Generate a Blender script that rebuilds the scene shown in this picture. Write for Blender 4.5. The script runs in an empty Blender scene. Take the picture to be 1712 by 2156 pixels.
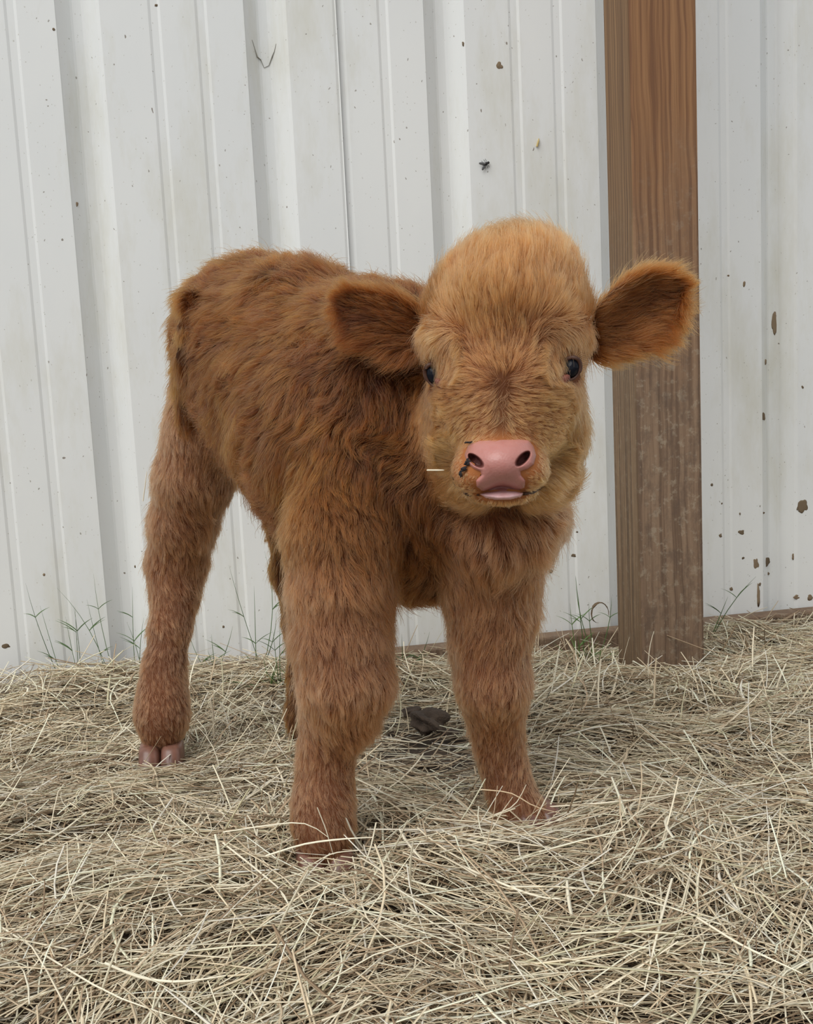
import bpy, math
import numpy as np
from mathutils import Matrix, Vector
from mathutils.kdtree import KDTree

# ------------------------------------------------------------------ camera
# World frame: X runs along the shed wall, Y points into the wall, Z is up.
W_IMG, H_IMG, F = 1712.0, 2156.0, 3000.0
def unit(v):
    v = np.asarray(v, float); return v / np.linalg.norm(v)
down = unit([845, 17222, F]); ZC = -down
XC = np.array([16874, -1350.5, F]); XC = unit(XC - down * (XC @ down)); YC = np.cross(ZC, XC)
M = np.array([XC, YC, ZC]); CAM = np.array([0, 0, .65])
EF = M @ np.array([0, 0, 1.]); EF[2] = 0; EF = unit(EF)      # horizontal view direction
ER = np.array([EF[1], -EF[0], 0]); EZ = np.array([0, 0, 1.])
def ray(px, py): return M @ np.array([(px - W_IMG / 2) / F, (py - H_IMG / 2) / F, 1.])
def P(px, py, D): r = ray(px, py); return CAM + r * D / (r @ EF)
def G(px, py, z=0.): r = ray(px, py); return CAM + r * ((z - CAM[2]) / r[2])
def onY(px, py, Y): r = ray(px, py); return CAM + r * (Y / r[1])
def proj(p):
    c = (np.asarray(p) - CAM) @ M
    return np.stack([c[..., 0] / c[..., 2] * F + W_IMG / 2, c[..., 1] / c[..., 2] * F + H_IMG / 2], -1)
sc = bpy.context.scene
cd = bpy.data.cameras.new('camera'); cd.sensor_fit = 'HORIZONTAL'; cd.sensor_width = 36; cd.lens = F * 36 / W_IMG
cd.clip_start = .05
co = bpy.data.objects.new('camera', cd); sc.collection.objects.link(co); sc.camera = co
mw = Matrix.Identity(4)
for i, v in enumerate((M @ [1, 0, 0], M @ [0, -1, 0], M @ [0, 0, -1])):
    for j in range(3): mw[j][i] = v[j]
for j in range(3): mw[j][3] = CAM[j]
co.matrix_world = mw

# ------------------------------------------------------------------ light
w = bpy.data.worlds.new('overcast'); sc.world = w; w.use_nodes = True
nt = w.node_tree; bg = nt.nodes['Background']
geo = nt.nodes.new('ShaderNodeTexCoord'); sep = nt.nodes.new('ShaderNodeSeparateXYZ')
cr = nt.nodes.new('ShaderNodeValToRGB')
nt.links.new(geo.outputs['Generated'], sep.inputs[0]); nt.links.new(sep.outputs['Z'], cr.inputs[0])
cr.color_ramp.elements[0].position = 0; cr.color_ramp.elements[0].color = (.84, .88, .92, 1)
cr.color_ramp.elements[1].position = 1; cr.color_ramp.elements[1].color = (1., 1., 1., 1)
nt.links.new(cr.outputs[0], bg.inputs['Color']); bg.inputs['Strength'].default_value = .68
def sun(name, az, el, power, ang, col):
    L = bpy.data.lights.new(name, 'SUN'); L.energy = power; L.angle = math.radians(ang); L.color = col
    o = bpy.data.objects.new(name, L); sc.collection.objects.link(o)
    d = Vector((math.sin(math.radians(az)) * math.cos(math.radians(el)), -math.cos(math.radians(az)) * math.cos(math.radians(el)), math.sin(math.radians(el))))
    o.rotation_euler = d.to_track_quat('Z', 'Y').to_euler(); return o
sun('sun_through_cloud', -42, 48, 2.15, 45, (1, .985, .95))
vs = sc.view_settings; vs.view_transform = 'Standard'; vs.look = 'None'; vs.gamma = 1; vs.exposure = .05
try: vs.use_curve_mapping = False
except Exception: pass
sc.cycles.max_bounces = 8; sc.cycles.diffuse_bounces = 4; sc.cycles.glossy_bounces = 4
sc.cycles.transmission_bounces = 6; sc.cycles.transparent_max_bounces = 8
sc.cycles.use_denoising = True

RNG = np.random.default_rng(7)
def noise2(x, y, seed=0, f=1.):
    r = np.random.default_rng(seed); s = 0
    for k in range(7):
        a = r.uniform(0, 2 * np.pi); q = f * r.uniform(.6, 2.2)
        s = s + np.sin((x * np.cos(a) + y * np.sin(a)) * q + r.uniform(0, 6.28))
    return s / 7 * 1.6
def noise3(p, seed=0, f=1.):
    r = np.random.default_rng(seed); s = 0
    for k in range(8):
        a = unit(r.normal(size=3)); q = f * r.uniform(.6, 2.0)
        s = s + np.sin((p @ a) * q + r.uniform(0, 6.28))
    return s / 8 * 1.7
def sstep(a, b, x): t = np.clip((x - a) / (b - a), 0, 1); return t * t * (3 - 2 * t)

# ------------------------------------------------------------------ materials
def mat(name):
    m = bpy.data.materials.new(name); m.use_nodes = True
    return m, m.node_tree, m.node_tree.nodes['Principled BSDF']
def N(nt, t, **kw):
    n = nt.nodes.new(t)
    for k, v in kw.items(): setattr(n, k, v)
    return n
def ramp(nt, fac, stops):
    r = N(nt, 'ShaderNodeValToRGB'); e = r.color_ramp.elements
    while len(e) < len(stops): e.new(.5)
    for el, (p, c) in zip(e, stops): el.position = p; el.color = (*c, 1) if len(c) == 3 else c
    nt.links.new(fac, r.inputs[0]); return r.outputs[0]
def noise(nt, vec, scale, detail=3, rough=.6):
    n = N(nt, 'ShaderNodeTexNoise'); n.inputs['Scale'].default_value = scale; n.inputs['Detail'].default_value = detail
    n.inputs['Roughness'].default_value = rough; nt.links.new(vec, n.inputs['Vector']); return n.outputs['Fac']
def mapping(nt, vec, scale=(1, 1, 1), loc=(0, 0, 0)):
    n = N(nt, 'ShaderNodeMapping'); n.inputs['Scale'].default_value = scale; n.inputs['Location'].default_value = loc
    nt.links.new(vec, n.inputs['Vector']); return n.outputs[0]
def mix(nt, fac, a, b, blend='MIX'):
    n = N(nt, 'ShaderNodeMix', data_type='RGBA', blend_type=blend)
    for sock, v in ((0, fac), (6, a), (7, b)):
        if isinstance(v, (int, float)): n.inputs[sock].default_value = v
        elif isinstance(v, tuple): n.inputs[sock].default_value = (*v, 1) if len(v) == 3 else v
        else: nt.links.new(v, n.inputs[sock])
    return n.outputs[2]
def mth(nt, op, a, b=None):
    n = N(nt, 'ShaderNodeMath', operation=op)
    for i, v in enumerate((a, b)):
        if v is None: continue
        if isinstance(v, (int, float)): n.inputs[i].default_value = v
        else: nt.links.new(v, n.inputs[i])
    return n.outputs[0]
def bump(nt, b, h, s, d=.002):
    n = N(nt, 'ShaderNodeBump'); n.inputs['Strength'].default_value = s; n.inputs['Distance'].default_value = d
    nt.links.new(h, n.inputs['Height']); nt.links.new(n.outputs[0], b.inputs['Normal'])
def flat(name, col, rough=.6, spec=.5, coat=0):
    m, nt, b = mat(name); b.inputs['Base Color'].default_value = (*col, 1); b.inputs['Roughness'].default_value = rough
    b.inputs['Specular IOR Level'].default_value = spec; b.inputs['Coat Weight'].default_value = coat; return m

def wall_mat():
    m, nt, b = mat('painted_steel')
    tc = N(nt, 'ShaderNodeTexCoord').outputs['Object']
    big = noise(nt, mapping(nt, tc, (1, 1, .45)), 3.2, 4)
    base = ramp(nt, big, [(.35, (.74, .755, .75)), (.65, (.79, .80, .785))])
    # greenish-beige grime in soft vertical smears
    sm = noise(nt, mapping(nt, tc, (1, 1, .3), (3.1, 0, .4)), 6, 6, .7)
    base = mix(nt, mth(nt, 'MULTIPLY', ramp(nt, sm, [(.50, (0, 0, 0)), (.76, (1, 1, 1))]), .7), base, (.58, .56, .45))
    # fine speckles of splashed dirt
    for sc_, th, loc, col, am in ((62, .07, 0, (.20, .17, .13), .7), (25, .04, 5, (.16, .12, .08), .8), (140, .11, 2, (.40, .38, .32), .5)):
        v = N(nt, 'ShaderNodeTexVoronoi'); v.inputs['Scale'].default_value = sc_
        wob = N(nt, 'ShaderNodeVectorMath', operation='ADD')
        nz = N(nt, 'ShaderNodeTexNoise'); nz.inputs['Scale'].default_value = sc_ * 1.3; nt.links.new(tc, nz.inputs['Vector'])
        sc2 = N(nt, 'ShaderNodeVectorMath', operation='SCALE'); sc2.inputs['Scale'].default_value = .6 / sc_; nt.links.new(nz.outputs['Color'], sc2.inputs[0])
        nt.links.new(mapping(nt, tc, (1, 1, .7), (loc, 0, loc)), wob.inputs[0]); nt.links.new(sc2.outputs[0], wob.inputs[1])
        nt.links.new(wob.outputs[0], v.inputs['Vector'])
        s = mth(nt, 'LESS_THAN', v.outputs['Distance'], th)
        pick = mth(nt, 'GREATER_THAN', N(nt, 'ShaderNodeSeparateColor').outputs[0], .5)
        sepc = pick.node.inputs[0].links[0].from_node; nt.links.new(v.outputs['Color'], sepc.inputs[0])
        base = mix(nt, mth(nt, 'MULTIPLY', mth(nt, 'MULTIPLY', s, pick), am), base, col)
    nt.links.new(base, b.inputs['Base Color']); b.inputs['Roughness'].default_value = .42
    bump(nt, b, noise(nt, mapping(nt, tc, (1, 1, .25)), 5, 2), .25, .004)
    return m
def wood_mat(name, dark=0., top=.55):
    m, nt, b = mat(name)
    tc = N(nt, 'ShaderNodeTexCoord').outputs['Object']
    st = mapping(nt, tc, (1, 1, .045))
    sp = N(nt, 'ShaderNodeSeparateXYZ'); nt.links.new(tc, sp.inputs[0])
    wob = noise(nt, mapping(nt, tc, (1, 1, .6)), 4, 3)
    cb = N(nt, 'ShaderNodeCombineXYZ'); nt.links.new(mth(nt, 'ADD', mth(nt, 'ADD', sp.outputs[0], mth(nt, 'MULTIPLY', sp.outputs[1], 1.25)), mth(nt, 'MULTIPLY', wob, .035)), cb.inputs[0])
    nt.links.new(mth(nt, 'MULTIPLY', sp.outputs[2], .012), cb.inputs[2])
    grain = ramp(nt, noise(nt, cb.outputs[0], 150, 4, .6), [(.38, (0, 0, 0)), (.60, (1, 1, 1))])
    fine = noise(nt, mapping(nt, tc, (1, 1, .02)), 230, 3)
    warm = ramp(nt, grain, [(.0, (.33, .165, .070)), (.6, (.26, .122, .050)), (1, (.175, .074, .030))])
    grey = ramp(nt, grain, [(.0, (.27, .18, .115)), (.6, (.22, .14, .088)), (1, (.14, .086, .053))])
    z = N(nt, 'ShaderNodeSeparateXYZ'); nt.links.new(tc, z.inputs[0])
    ag = mth(nt, 'ADD', z.outputs[2], mth(nt, 'MULTIPLY', mth(nt, 'SUBTRACT', noise(nt, mapping(nt, tc, (1, 1, .5)), 9, 5), .5), .5))
    worn = ramp(nt, ag, [(.42, (1, 1, 1)), (top + .3, (0, 0, 0))])
    col = mix(nt, worn, warm, grey)
    col = mix(nt, mth(nt, 'MULTIPLY', fine, .35), col, (.12, .075, .045), 'MIX')
    # dried splashes of muck low on the timber
    sp2 = noise(nt, tc, 60, 6, .75)
    mk = mth(nt, 'MULTIPLY', ramp(nt, sp2, [(.53, (0, 0, 0)), (.60, (1, 1, 1))]), worn)
    col = mix(nt, mth(nt, 'MULTIPLY', mk, .5), col, (.36, .30, .22))
    sp3 = noise(nt, mapping(nt, tc, (1, 1, .5), (4, 0, 2)), 45, 6, .75)
    mk = mth(nt, 'MULTIPLY', ramp(nt, sp3, [(.48, (0, 0, 0)), (.62, (1, 1, 1))]), worn)
    col = mix(nt, mth(nt, 'MULTIPLY', mk, .6), col, (.10, .065, .045))
    gm = N(nt, 'ShaderNodeNewGeometry'); tr = N(nt, 'ShaderNodeVectorTransform', vector_type='NORMAL', convert_from='WORLD', convert_to='OBJECT')
    nt.links.new(gm.outputs['True Normal'], tr.inputs[0]); sx = N(nt, 'ShaderNodeSeparateXYZ'); nt.links.new(tr.outputs[0], sx.inputs[0])
    left_side = mth(nt, 'LESS_THAN', sx.outputs[0], -.6)      # the left side is mixed towards grey-olive
    col = mix(nt, mth(nt, 'MULTIPLY', left_side, .6), col, mix(nt, grain, (.26, .165, .082), (.11, .068, .034)))
    if dark: col = mix(nt, dark, col, (.12, .08, .05))
    nt.links.new(col, b.inputs['Base Color']); b.inputs['Roughness'].default_value = .8
    bump(nt, b, mth(nt, 'ADD', mth(nt, 'MULTIPLY', grain, -1.), fine), .35, .0015)
    return m
def soil_mat():
    m, nt, b = mat('soil')
    tc = N(nt, 'ShaderNodeTexCoord').outputs['Object']
    col = ramp(nt, noise(nt, tc, 22, 6, .7), [(.3, (.035, .024, .018)), (.7, (.12, .085, .06))])
    nt.links.new(col, b.inputs['Base Color']); b.inputs['Roughness'].default_value = .95
    bump(nt, b, noise(nt, tc, 60, 6, .7), .9, .01); return m
def attr_mat(name, rough=.6, spec=.3, trans=0., vary=0.):
    m, nt, b = mat(name); a = N(nt, 'ShaderNodeAttribute', attribute_name='tint')
    nt.links.new(a.outputs['Color'], b.inputs['Base Color']); b.inputs['Roughness'].default_value = rough
    b.inputs['Specular IOR Level'].default_value = spec
    return m
def fur_mat():
    m = bpy.data.materials.new('calf_hair'); m.use_nodes = True; nt = m.node_tree
    for n in list(nt.nodes): nt.nodes.remove(n)
    out = N(nt, 'ShaderNodeOutputMaterial'); h = N(nt, 'ShaderNodeBsdfHairPrincipled')
    h.parametrization = 'COLOR'
    a = N(nt, 'ShaderNodeAttribute', attribute_name='tint'); hi = N(nt, 'ShaderNodeHairInfo')
    col = mix(nt, ramp(nt, hi.outputs['Intercept'], [(0., (.16, .13, .10)), (.3, (.5, .46, .42)), (.65, (.95, .95, .95)), (1., (1, 1, 1))]), (0, 0, 0), a.outputs['Color'])  # paler tips are hair colour; roots darkened further for shade between tufts
    nt.links.new(col, h.inputs['Color'])
    h.inputs['Roughness'].default_value = .42; h.inputs['Radial Roughness'].default_value = .55
    h.inputs['Coat'].default_value = 0.; h.inputs['IOR'].default_value = 1.42; h.inputs['Random Roughness'].default_value = .2
    nt.links.new(h.outputs[0], out.inputs[0]); return m
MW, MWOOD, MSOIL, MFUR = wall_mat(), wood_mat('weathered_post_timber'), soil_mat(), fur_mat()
MBOARD = wood_mat('skirt_board_timber', .25, 2.)
MHAY = attr_mat('dry_hay', .55, .35); MGRASS = attr_mat('grass_blades', .5, .4)
MSKIN = attr_mat('calf_skin', .8, .2)

# ------------------------------------------------------------------ object helpers
COL = sc.collection
def link(name, data, parent=None, **props):
    o = bpy.data.objects.new(name, data); COL.objects.link(o)
    if parent is not None: o.parent = parent
    for k, v in props.items(): o[k] = v
    return o
def mesh(name, verts, faces, m=None, smooth=True, tint=None):
    me = bpy.data.meshes.new(name)
    verts = np.asarray(verts, np.float32); faces = np.asarray(faces, np.int32) if not isinstance(faces, list) else faces
    if isinstance(faces, list):
        me.from_pydata([tuple(map(float, v)) for v in verts], [], [tuple(int(i) for i in f) for f in faces])
    else:
        k = faces.shape[1]
        me.vertices.add(len(verts)); me.vertices.foreach_set('co', verts.ravel())
        me.loops.add(faces.size); me.loops.foreach_set('vertex_index', faces.ravel())
        me.polygons.add(len(faces)); me.polygons.foreach_set('loop_start', np.arange(0, faces.size, k, dtype=np.int32))
        me.update(calc_edges=True); me.validate()
    if tint is not None:
        at = me.attributes.new('tint', 'FLOAT_COLOR', 'POINT'); t = np.ones((len(verts), 4), np.float32); t[:, :3] = tint
        at.data.foreach_set('color', t.ravel())
    me.polygons.foreach_set('use_smooth', np.full(len(me.polygons), smooth))
    if m: me.materials.append(m)
    return me
def tubes(paths, radii, sides=3, flatten=1.):
    """paths (n,k,3), radii (n,k): all as prisms in one mesh."""
    n, k, _ = paths.shape
    tan = np.gradient(paths, axis=1); tan /= np.linalg.norm(tan, axis=2, keepdims=True) + 1e-9
    ref = np.where(np.abs(tan[..., 2:3]) > .9, np.array([1., 0, 0]), np.array([0, 0, 1.]))
    s = np.cross(tan, ref); s /= np.linalg.norm(s, axis=2, keepdims=True) + 1e-9; u = np.cross(s, tan)
    ang = np.arange(sides) / sides * 2 * np.pi + .5
    V = paths[:, :, None] + radii[:, :, None, None] * (s[:, :, None] * np.cos(ang)[None, None, :, None] + flatten * u[:, :, None] * np.sin(ang)[None, None, :, None])
    idx = np.arange(n * k * sides).reshape(n, k, sides); nx = np.roll(idx, -1, 2)
    q = np.stack([idx[:, :-1], nx[:, :-1], nx[:, 1:], idx[:, 1:]], -1).reshape(-1, 4)
    return V.reshape(-1, 3), q
def box(x0, x1, y0, y1, z0, z1, bev=.004):
    import bmesh
    bm = bmesh.new(); bmesh.ops.create_cube(bm, size=1)
    for v in bm.verts:
        v.co = Vector(((x0 + x1) / 2 + v.co.x * (x1 - x0), (y0 + y1) / 2 + v.co.y * (y1 - y0), (z0 + z1) / 2 + v.co.z * (z1 - z0)))
    if bev: bmesh.ops.bevel(bm, geom=list(bm.edges), offset=bev, segments=2, affect='EDGES', profile=.5)
    return bm
def bm_mesh(name, bm, m, smooth=False):
    me = bpy.data.meshes.new(name); bm.to_mesh(me); bm.free(); me.materials.append(m)
    for p in me.polygons: p.use_smooth = smooth
    return me
def blob(c, r, seed, amp=.25, axes=None, n=2, f=2.2):
    """lumpy icosphere: centre, three radii, unit axes as rows"""
    import bmesh
    bm = bmesh.new(); bmesh.ops.create_icosphere(bm, subdivisions=n, radius=1)
    v = np.array([x.co[:] for x in bm.verts]); fcs = [[l.index for l in f_.verts] for f_ in bm.faces]; bm.free()
    v = v * (1 + amp * noise3(v, seed, f))[:, None] * np.asarray(r)
    A = np.eye(3) if axes is None else np.asarray(axes)
    return v @ A + np.asarray(c), fcs

# ------------------------------------------------------------------ ground
W = 2.4787
def soil_z(x, y):
    return -.055 * sstep(1.65, 2.25, y) * (1 - .45 * sstep(.4, .15, x) * sstep(-.4, -.1, x)) - .03 * sstep(2.25, 2.45, y) * sstep(.25, .5, x) * (1 - .8 * sstep(.8, 1., x)) + .006 * noise2(x, y, 3, 9)
gx = np.linspace(-3, 3.6, 133); gy = np.linspace(-2.5, W + .06, 101)
GX, GY = np.meshgrid(gx, gy, indexing='ij'); GZ = soil_z(GX, GY) - .008
ii = np.arange(GX.size).reshape(GX.shape)
q = np.stack([ii[:-1, :-1], ii[1:, :-1], ii[1:, 1:], ii[:-1, 1:]], -1).reshape(-1, 4)
link('floor', mesh('floor', np.stack([GX, GY, GZ], -1).reshape(-1, 3), q, MSOIL), kind='structure')

# ------------------------------------------------------------------ wall of ribbed steel sheets
wall = link('wall_back', None, kind='structure')
PITCH, X0 = .305, -.05787
def profile(xa, xb, yoff):
    """cross-section of a sheet: wide channels pressed away from the viewer, two shallow beads between them"""
    pts = []
    k0, k1 = math.floor((xa - X0) / PITCH) - 1, math.ceil((xb - X0) / PITCH) + 1
    for k in range(k0, k1 + 1):
        c = X0 + k * PITCH
        pts += [(c - .035, 0), (c - .0335, .003), (c - .012, .027), (c - .008, .029), (c + .006, .029), (c + .011, .027), (c + .030, .004), (c + .036, 0)]
        for f_ in (.405, .655):
            b = c + f_ * PITCH
            pts += [(b - .010, 0), (b - .0055, .0018), (b + .0055, .0018), (b + .010, 0)]
    pts = [p for p in pts if xa < p[0] < xb]
    def at(x):
        return 0.
    pts = [(xa, at(xa))] + pts + [(xb, at(xb))]
    return [(x, y + yoff) for x, y in pts]
def sheet(xa, xb, y0, y1, z0=-.16, z1=2.0):
    pr = profile(xa, xb, 0); n = len(pr); zs = np.linspace(z0, z1, 9)
    V = []
    for t in (0, .0012):
        for z in zs:
            for x, y in pr:
                s = (x - xa) / (xb - xa)
                V.append((x, W + y + y0 + (y1 - y0) * s + t, z))
    V = np.array(V); idx = np.arange(2 * len(zs) * n).reshape(2, len(zs), n)
    f = [np.stack([idx[0, :-1, :-1], idx[0, :-1, 1:], idx[0, 1:, 1:], idx[0, 1:, :-1]], -1).reshape(-1, 4),
         np.stack([idx[1, :-1, :-1], idx[1, 1:, :-1], idx[1, 1:, 1:], idx[1, :-1, 1:]], -1).reshape(-1, 4)]
    for e in (0, n - 1):
        f.append(np.stack([idx[0, :-1, e], idx[0, 1:, e], idx[1, 1:, e], idx[1, :-1, e]], -1))
    me = mesh('metal_sheet', V, np.concatenate(f), MW, True)
    return me
SEAM = .3667
def sharp(me, deg=7):
    import bmesh
    bm = bmesh.new(); bm.from_mesh(me); bmesh.ops.recalc_face_normals(bm, faces=bm.faces)
    for e in bm.edges:
        if len(e.link_faces) == 2 and e.calc_face_angle(0) > math.radians(deg): e.smooth = False
        elif len(e.link_faces) != 2: e.smooth = False
    bm.to_mesh(me); bm.free(); return me
for xa, xb, ya, yb in ((SEAM - .93, SEAM, 0, -.006), (SEAM - .02, SEAM + .91, .0, 0), (SEAM + .89, SEAM + 1.8, .003, .0), (SEAM - 1.84, SEAM - .91, .003, .003)):
    link('metal_sheet', sharp(sheet(xa, xb, ya, yb)), wall)

link('baseboard_back', bm_mesh('baseboard_back', box(-1.5, 2.2, W - .042, W - .004, -.18, -.033, .004), MBOARD), kind='structure')

# ------------------------------------------------------------------ post
YF = 2.13
xl, xr = onY(1322, 0, YF)[0], onY(1467, 0, YF)[0]
pb = box(0, xr - xl, 0, .118, -.13, 1.9, .005)
me = bm_mesh('timber_post', pb, MWOOD)
post = link('timber_post', me, label='square brown timber post standing in the hay before the white wall', category='post')
post.location = (xl, YF, 0)

# ------------------------------------------------------------------ calf: form
hv2 = np.array([.546, -.838]); HV = hv2[0] * ER + hv2[1] * EF; WV = (-.838) * ER + (-.546) * EF   # heading, its right side
HM = -.25 * ER + 1.90 * EF
def B(s, wd, z): return HM + s * HV + wd * WV + z * EZ
prims = []   # dict(kind, ..., region, len, lift, tint, dir, k)
FRAME_T = np.array([HV, WV, EZ]); FRAME_C = np.array([ER, EF, EZ])
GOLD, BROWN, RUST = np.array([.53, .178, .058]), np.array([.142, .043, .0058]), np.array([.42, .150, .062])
def ell(c, r, frame, **a): prims.append(dict(kind='e', c=c, r=np.array(r, float), A=frame, **a))
def cone(a_, b_, ra, rb, **a): prims.append(dict(kind='c', a=a_, b=b_, ra=ra, rb=rb, **a))
def chain(pts, **a):
    q = [(P(x, y, D), r * D / F) for x, y, D, r in pts]
    for i in range(len(q) - 1):
        b = dict(a)
        for k_, v in a.items():
            if isinstance(v, tuple) and len(v) == 2 and k_ in ('len',):
                t = (i + .5) / (len(q) - 1); b[k_] = v[0] * (1 - t) + v[1] * t
        cone(q[i][0], q[i + 1][0], q[i][1], q[i + 1][1], **b)
def ellpx(px, py, D, rx, ry, rd, **a): ell(P(px, py, D), (rx * D / F, rd, ry * D / F), FRAME_C, **a)

TD = -.55 * HV - .75 * EZ
T = dict(region='trunk', len=.031, lift=.46, tint=BROWN, k=.05)
ell(B(.085, -.018, .560), (.10, .094, .105), FRAME_T, dir=-.6 * HV - .5 * EZ, **T)
ell(B(.20, -.015, .515), (.15, .108, .145), FRAME_T, dir=TD, **T)
ell(B(.34, 0, .465), (.15, .112, .15), FRAME_T, dir=TD, **T)
ell(B(.42, 0, .44), (.08, .085, .13), FRAME_T, dir=-.2 * HV - EZ, **T)
ellpx(795, 706, 1.60, 100, 86, .085, dir=-.5 * HV - .5 * EZ, **T)
ellpx(890, 1145, 1.60, 125, 118, .075, region='trunk', len=.030, lift=.45, tint=BROWN * .8, k=.04, dir=-EZ + .3 * ER)  # underside, tint darkened for the shade between the legs
# neck, its tint darkened for the shade behind the head, and fluffy brisket
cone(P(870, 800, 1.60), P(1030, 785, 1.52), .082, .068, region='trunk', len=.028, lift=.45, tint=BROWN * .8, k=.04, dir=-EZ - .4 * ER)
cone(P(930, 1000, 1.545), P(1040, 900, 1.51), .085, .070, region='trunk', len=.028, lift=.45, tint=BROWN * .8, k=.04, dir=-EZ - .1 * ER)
ellpx(1110, 1085, 1.505, 72, 80, .06, region='trunk', len=.032, lift=.55, tint=RUST, k=.03, dir=-EZ + .4 * ER)
ellpx(1040, 1110, 1.51, 105, 105, .065, region='trunk', len=.032, lift=.5, tint=RUST, k=.03, dir=-EZ + .25 * ER)
# near hind leg
LG = dict(lift=.34, k=.022)
chain([(436, 770, 1.885, 60), (450, 840, 1.868, 76)], region='leg_near_hind', len=.026, tint=RUST * .8, dir=-EZ * .4 - 1. * ER, lift=.45, k=.008)
chain([(450, 840, 1.868, 76), (436, 900, 1.872, 81), (412, 1000, 1.885, 76), (386, 1100, 1.905, 63), (371, 1185, 1.92, 56), (368, 1250, 1.91, 44), (359, 1320, 1.895, 37), (347, 1400, 1.88, 38), (343, 1465, 1.868, 46), (341, 1512, 1.86, 49), (340, 1538, 1.855, 40)],
      region='leg_near_hind', len=(.024, .012), tint=RUST, dir=-EZ + .15 * ER, **LG)
# far hind leg, its shade put into the darker tint
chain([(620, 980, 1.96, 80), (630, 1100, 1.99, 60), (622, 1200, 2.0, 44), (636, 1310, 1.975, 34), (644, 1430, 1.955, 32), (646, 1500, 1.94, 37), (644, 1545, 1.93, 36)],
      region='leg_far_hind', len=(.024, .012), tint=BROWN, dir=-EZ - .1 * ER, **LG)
# near foreleg
SHO = dict(region='leg_near_fore', dir=-EZ + .2 * ER, lift=.42, k=.014)
chain([(745, 960, 1.52, 110), (722, 1120, 1.49, 112)], len=.029, tint=BROWN * 1.35, **SHO)
chain([(722, 1120, 1.49, 112), (718, 1240, 1.475, 103)], len=.027, tint=BROWN * .75 + RUST * .45, **SHO)
chain([(718, 1240, 1.475, 103), (719, 1340, 1.465, 98), (728, 1430, 1.458, 95), (712, 1500, 1.468, 76), (693, 1560, 1.473, 58), (685, 1620, 1.472, 54), (680, 1690, 1.465, 62), (681, 1740, 1.458, 62), (682, 1775, 1.452, 56)],
      region='leg_near_fore', len=(.026, .009), tint=RUST, dir=-EZ + .2 * ER, lift=.34, k=.014)
# far foreleg
chain([(1005, 1090, 1.53, 95), (1032, 1200, 1.535, 96), (1036, 1290, 1.535, 84), (1030, 1360, 1.535, 72), (1039, 1440, 1.528, 70), (1043, 1500, 1.542, 50), (1050, 1560, 1.55, 44), (1062, 1620, 1.55, 41), (1078, 1680, 1.545, 43), (1100, 1722, 1.535, 46), (1126, 1752, 1.525, 42)],
      region='leg_far_fore', len=(.026, .009), tint=RUST * .95, dir=-EZ, **LG)
# head
HD = dict(region='head', tint=GOLD, k=.022); JAW = (GOLD * .45 + RUST * .55) * np.array([1, .95, .9])
ellpx(1068, 668, 1.43, 156, 150, .095, len=.027, lift=.55, dir=EZ, **HD)
ellpx(1085, 580, 1.43, 96, 66, .06, len=.036, lift=.75, dir=EZ, **HD)
ellpx(1064, 815, 1.40, 158, 150, .085, len=.015, lift=.35, dir=EZ, **HD)
ellpx(960, 900, 1.44, 60, 98, .06, len=.022, lift=.5, dir=-EZ, **HD)
ellpx(1164, 890, 1.45, 60, 103, .06, len=.024, lift=.55, dir=-EZ, **HD)
ellpx(1060, 905, 1.365, 108, 85, .06, len=.011, lift=.3, dir=-EZ, **HD)
ellpx(952, 716, 1.392, 48, 36, .026, len=.02, lift=.4, dir=EZ, **{**HD, 'k': .03})
ellpx(1168, 705, 1.392, 48, 36, .026, len=.02, lift=.4, dir=EZ, **{**HD, 'k': .03})
HM_ = {**HD, 'k': .012}
ellpx(1054, 965, 1.325, 82, 56, .045, len=.006, lift=.25, dir=-EZ, **HM_)
ellpx(997, 995, 1.325, 46, 41, .036, len=.006, lift=.25, dir=-EZ, **HM_)
ellpx(1108, 990, 1.325, 46, 41, .036, len=.006, lift=.25, dir=-EZ, **HM_)
ellpx(1055, 1035, 1.345, 74, 22, .045, len=.008, lift=.3, dir=-EZ, **{**HM_, 'k': .004, 'tint': JAW})
ellpx(1118, 998, 1.45, 74, 58, .07, len=.027, lift=.55, dir=-EZ + .35 * ER, **{**HD, 'tint': JAW})
ellpx(1000, 1000, 1.45, 60, 58, .07, len=.024, lift=.45, dir=-EZ, **{**HD, 'tint': JAW})

def pd(p, q):
    if p['kind'] == 'e':
        l = (q - p['c']) @ p['A'].T; r = p['r']
        k0 = np.linalg.norm(l / r, axis=-1); k1 = np.linalg.norm(l / (r * r), axis=-1) + 1e-9
        return k0 * (k0 - 1) / k1
    ab = p['b'] - p['a']; t = np.clip(((q - p['a']) @ ab) / (ab @ ab), 0, 1)
    return np.linalg.norm(q - p['a'] - t[..., None] * ab, axis=-1) - (p['ra'] + (p['rb'] - p['ra']) * t)
def smin(a, b, k):
    h = np.clip(.5 + .5 * (b - a) / k, 0, 1); return b * (1 - h) + a * h - k * h * (1 - h)
def sdf(q):
    d = None
    for p in prims:
        e = pd(p, q); d = e if d is None else smin(d, e, p['k'])
    return d
def march(px, py, D0=1.2, D1=2.2):
    px = np.atleast_1d(np.asarray(px, float)); py = np.atleast_1d(np.asarray(py, float))
    r = np.stack([(px - W_IMG / 2) / F, (py - H_IMG / 2) / F, np.ones_like(px)], -1) @ M.T
    r = r / (r @ EF)[:, None]; D = np.full(len(px), D0)
    for _ in range(70): D = np.minimum(D + .85 * sdf(CAM + r * D[:, None]), D1)
    return D, CAM + r * D[:, None], r

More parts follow.
